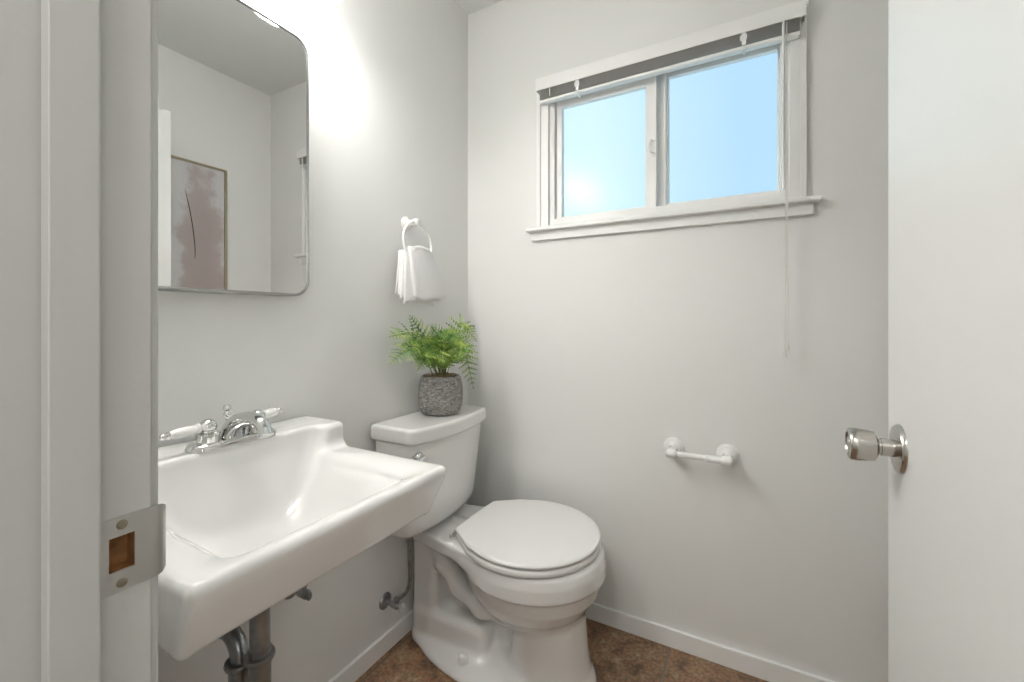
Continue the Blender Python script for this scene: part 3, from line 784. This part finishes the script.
def fold(yc0, w0, yc1, w1, ztop, zbot, x0, x1, th, ph, curl=0.0, amp=.004, nfold=1.4):
    # one hanging layer, a closed slab of cloth
    nu, nv = 26, 22; vs = []; fs = []
    for side in (0, 1):
        for j in range(nv+1):
            t = j/nv
            for i in range(nu+1):
                u = i/nu*2-1
                w = w0+(w1-w0)*t**.8; yc = yc0+(yc1-yc0)*t
                z = ztop+(zbot-ztop)*t-.012*(1-abs(u)**2)*(1-t)*0+.006*math.sin(ph+u*2.2)*t
                x = x0+(x1-x0)*t+amp*(.35+.65*t)*math.sin(ph+u*math.pi*nfold+t*1.1)
                x -= .010*(1-t)**2*abs(u)**2
                ed = 1-.9*max(0, abs(u)-.75)/.25*0
                rnd_ = math.sqrt(max(0, 1-max(0, (abs(u)-.86)/.14)**2))*math.sqrt(max(0, 1-max(0, (t-.90)/.10)**2))
                tt = th*(.25+.75*rnd_)
                zc = z+curl*max(0, abs(u)-.6)/.4*t*t*.02
                vs.append((x+(tt/2 if side else -tt/2), yc+u*w/2, zc))
    m = (nu+1)*(nv+1)
    for side in (0, 1):
        for j in range(nv):
            for i in range(nu):
                a = side*m+j*(nu+1)+i; q = (a, a+1, a+nu+2, a+nu+1); fs.append(q if side else q[::-1])
    rim = [i for i in range(nu+1)]+[j*(nu+1)+nu for j in range(1, nv+1)]+[nv*(nu+1)+i for i in range(nu-1, -1, -1)]+[j*(nu+1) for j in range(nv-1, 0, -1)]
    for k in range(len(rim)):
        a, c = rim[k], rim[(k+1) % len(rim)]; fs.append((a, c, m+c, m+a))
    return vs, fs
b = MB()
zt = RZt-.098
b.add(*fold(-.385, .112, -.352, .172, zt+.006, 1.176, .072, .086, .012, .5, 1, .003, .8))       # front face
b.add(*fold(-.404, .085, -.396, .150, zt-.002, 1.168, .062, .072, .008, 1.9, 0, .004, 1.6))
b.add(*fold(-.407, .080, -.404, .145, zt-.004, 1.178, .055, .060, .007, 3.1, 0, .004, 1.8))
b.add(*fold(-.409, .078, -.410, .135, zt-.006, 1.190, .047, .048, .007, 4.4, 0, .004, 1.8))
b.add(*fold(-.402, .090, -.400, .140, zt-.006, 1.203, .034, .030, .009, 0.2, 0, .004, 1.2))    # back layer
# hump where the cloth passes over the bottom of the ring
for k in range(5):
    hw = .040+.002*k; xx = .040+.007*k
    b.tube([(xx+.002*math.sin(q*3), -.385+hw*q, zt+.002-.012*abs(q)**2) for q in np.linspace(-1, 1, 15)], [.004+.0075*math.sqrt(max(0, 1-abs(q)**3)) for q in np.linspace(-1, 1, 15)], 12)
tw = obj('hand_towel', b, 'towel', angle=80)
tag(tw, 'folded white hand towel draped through the towel ring', 'towel')
t_ = bpy.data.textures.new('terry', 'CLOUDS'); t_.noise_scale = .012
dm = tw.modifiers.new('nap', 'DISPLACE'); dm.texture = t_; dm.strength = .0022; dm.texture_coords = 'LOCAL'

# ================================================================== MIRROR
MY0, MY1, MZ0, MZ1 = -1.256, -.814, 1.173, 1.842
mir = thing('wall_mirror', (0, (MY0+MY1)/2, MZ0), 'rectangular mirror with rounded corners and a thin metal frame above the sink', 'mirror')
r = .042; o1 = rrect(MY0, MY1, MZ0, MZ1, r, 10); o2 = rrect(MY0+.007, MY1-.007, MZ0+.007, MZ1-.007, r-.007, 10)
o3 = rrect(MY0+.003, MY1-.003, MZ0+.003, MZ1-.003, r-.003, 10)
n = len(o1); vs = [(0, a, c) for a, c in o1]+[(.057, a, c) for a, c in o1]+[(.060, a, c) for a, c in o3]+[(.058, a, c) for a, c in o2]+[(0, a, c) for a, c in o2]
fs = []
for i in range(5):
    j = (i+1) % 5
    for k in range(n): fs.append((i*n+k, i*n+(k+1) % n, j*n+(k+1) % n, j*n+k))
obj('frame', MB().add(vs, fs), 'frame', mir, angle=50)
obj('glass', MB().prism(o2, .004, .0570), 'mirror', mir, angle=30)

# ================================================================== VANITY LIGHT
vl = thing('vanity_light', (0, SY, 1.93), 'lit vanity light with round white glass shades on the wall above the mirror', 'wall light')
obj('backplate', MB().prism(rrect(SY-.235, SY+.235, 1.935, 2.02, .012), 0, .022), 'trim', vl, bevel=.002)
for y in (SY-.180, SY, SY+.180):
    arm = obj('socket', MB().lathe((.016, y, 1.975), (1, 0, 0), [(.020, 0), (.020, .012), (.012, .02), (.012, .068)], 24), 'porcelain', vl)
    obj('shade', MB().lathe((.136, y, 1.930), (0, 0, 1), [(.060, .004), (.062, 0), (.0635, .004), (.0640, .02), (.061, .045), (.052, .070), (.036, .088), (.020, .096), (.019, .094), (.034, .085), (.049, .068), (.058, .045), (.0605, .02)], 40, caps=False), 'globe', arm)
    obj('bulb', MB().sphere((.136, y, 1.935), .040, 28), 'bulb', arm)

# ================================================================== TOILET PAPER HOLDER
tp = thing('toilet_paper_holder', (.935, 0, .676), 'empty white toilet paper holder with a bar between two round posts', 'toilet paper holder')
for x in (.849, 1.013):
    po = obj('post', MB().lathe((x, 0, .678), (0, -1, 0), [(.034, 0), (.034, .005), (.029, .007), (.029, .012), (.023, .014), (.023, .019), (.0145, .024), (.0135, .050), (.0140, .054)], 32)
             .lathe((x, -.066, .676), (1 if x < .9 else -1, 0, 0), [(.010, -.016), (.0145, -.012), (.0155, 0), (.0145, .013), (.010, .018)], 24), 'porcelain', tp)
obj('roller', MB().lathe((.862, -.066, .676), (1, 0, 0), [(.0092, 0), (.0092, .090), (.0112, .092), (.0112, .140)], 24), 'porcelain', tp)

# ================================================================== FRAMED PAINTING (seen in the mirror)
ay0, ay1, az0, az1 = -.862, -.262, 1.03, 1.913
pa = thing('framed_painting', (RX, ay1, az0), 'abstract mauve and white painting in a thin champagne frame, seen in the mirror', 'painting')
b = MB()
for (a, c, d, e) in ((ay0, ay1, az1-.010, az1), (ay0, ay1, az0, az0+.010), (ay0, ay0+.010, az0+.010, az1-.010), (ay1-.010, ay1, az0+.010, az1-.010)):
    b.box(RX-.034, RX, a, c, d, e)
obj('frame', b, 'gold', pa, bevel=.001)
cv = MB().box(RX-.024, RX-.004, ay0+.010, ay1-.010, az0+.010, az1-.010)
canvas = obj('canvas', cv, 'art', pa, smooth=False)
ln = catmull([(RX-.0245, -.456, 1.765), (RX-.0245, -.433, 1.66), (RX-.0245, -.417, 1.55), (RX-.0245, -.410, 1.46), (RX-.0245, -.412, 1.42)], 8)
obj('painted_line', MB().tube(ln, [.0006+.0016*math.sin(math.pi*i/(len(ln)-1))**.5 for i in range(len(ln))], 8), 'rubber', canvas)

# ================================================================== ADDED HALL FILL LIGHT (unseen, behind the camera)
hl = thing('hall_ceiling_fill', (.9, -2.25, CH-.07), 'added round flush fill lamp on the hallway ceiling outside the door', 'ceiling light')
obj('rim', MB().lathe((.9, -2.25, CH), (0, 0, -1), [(.17, 0), (.17, .02), (.16, .025)], 40), 'steel', hl)
gm = mat('fill_lamp_diffuser', (.95, .93, .9), .4, emit=HALL_W)
obj('diffuser', MB().lathe((.9, -2.25, CH), (0, 0, -1), [(.158, .02), (.150, .04), (.12, .06), (.07, .072), (.01, .076)], 40), gm, hl)
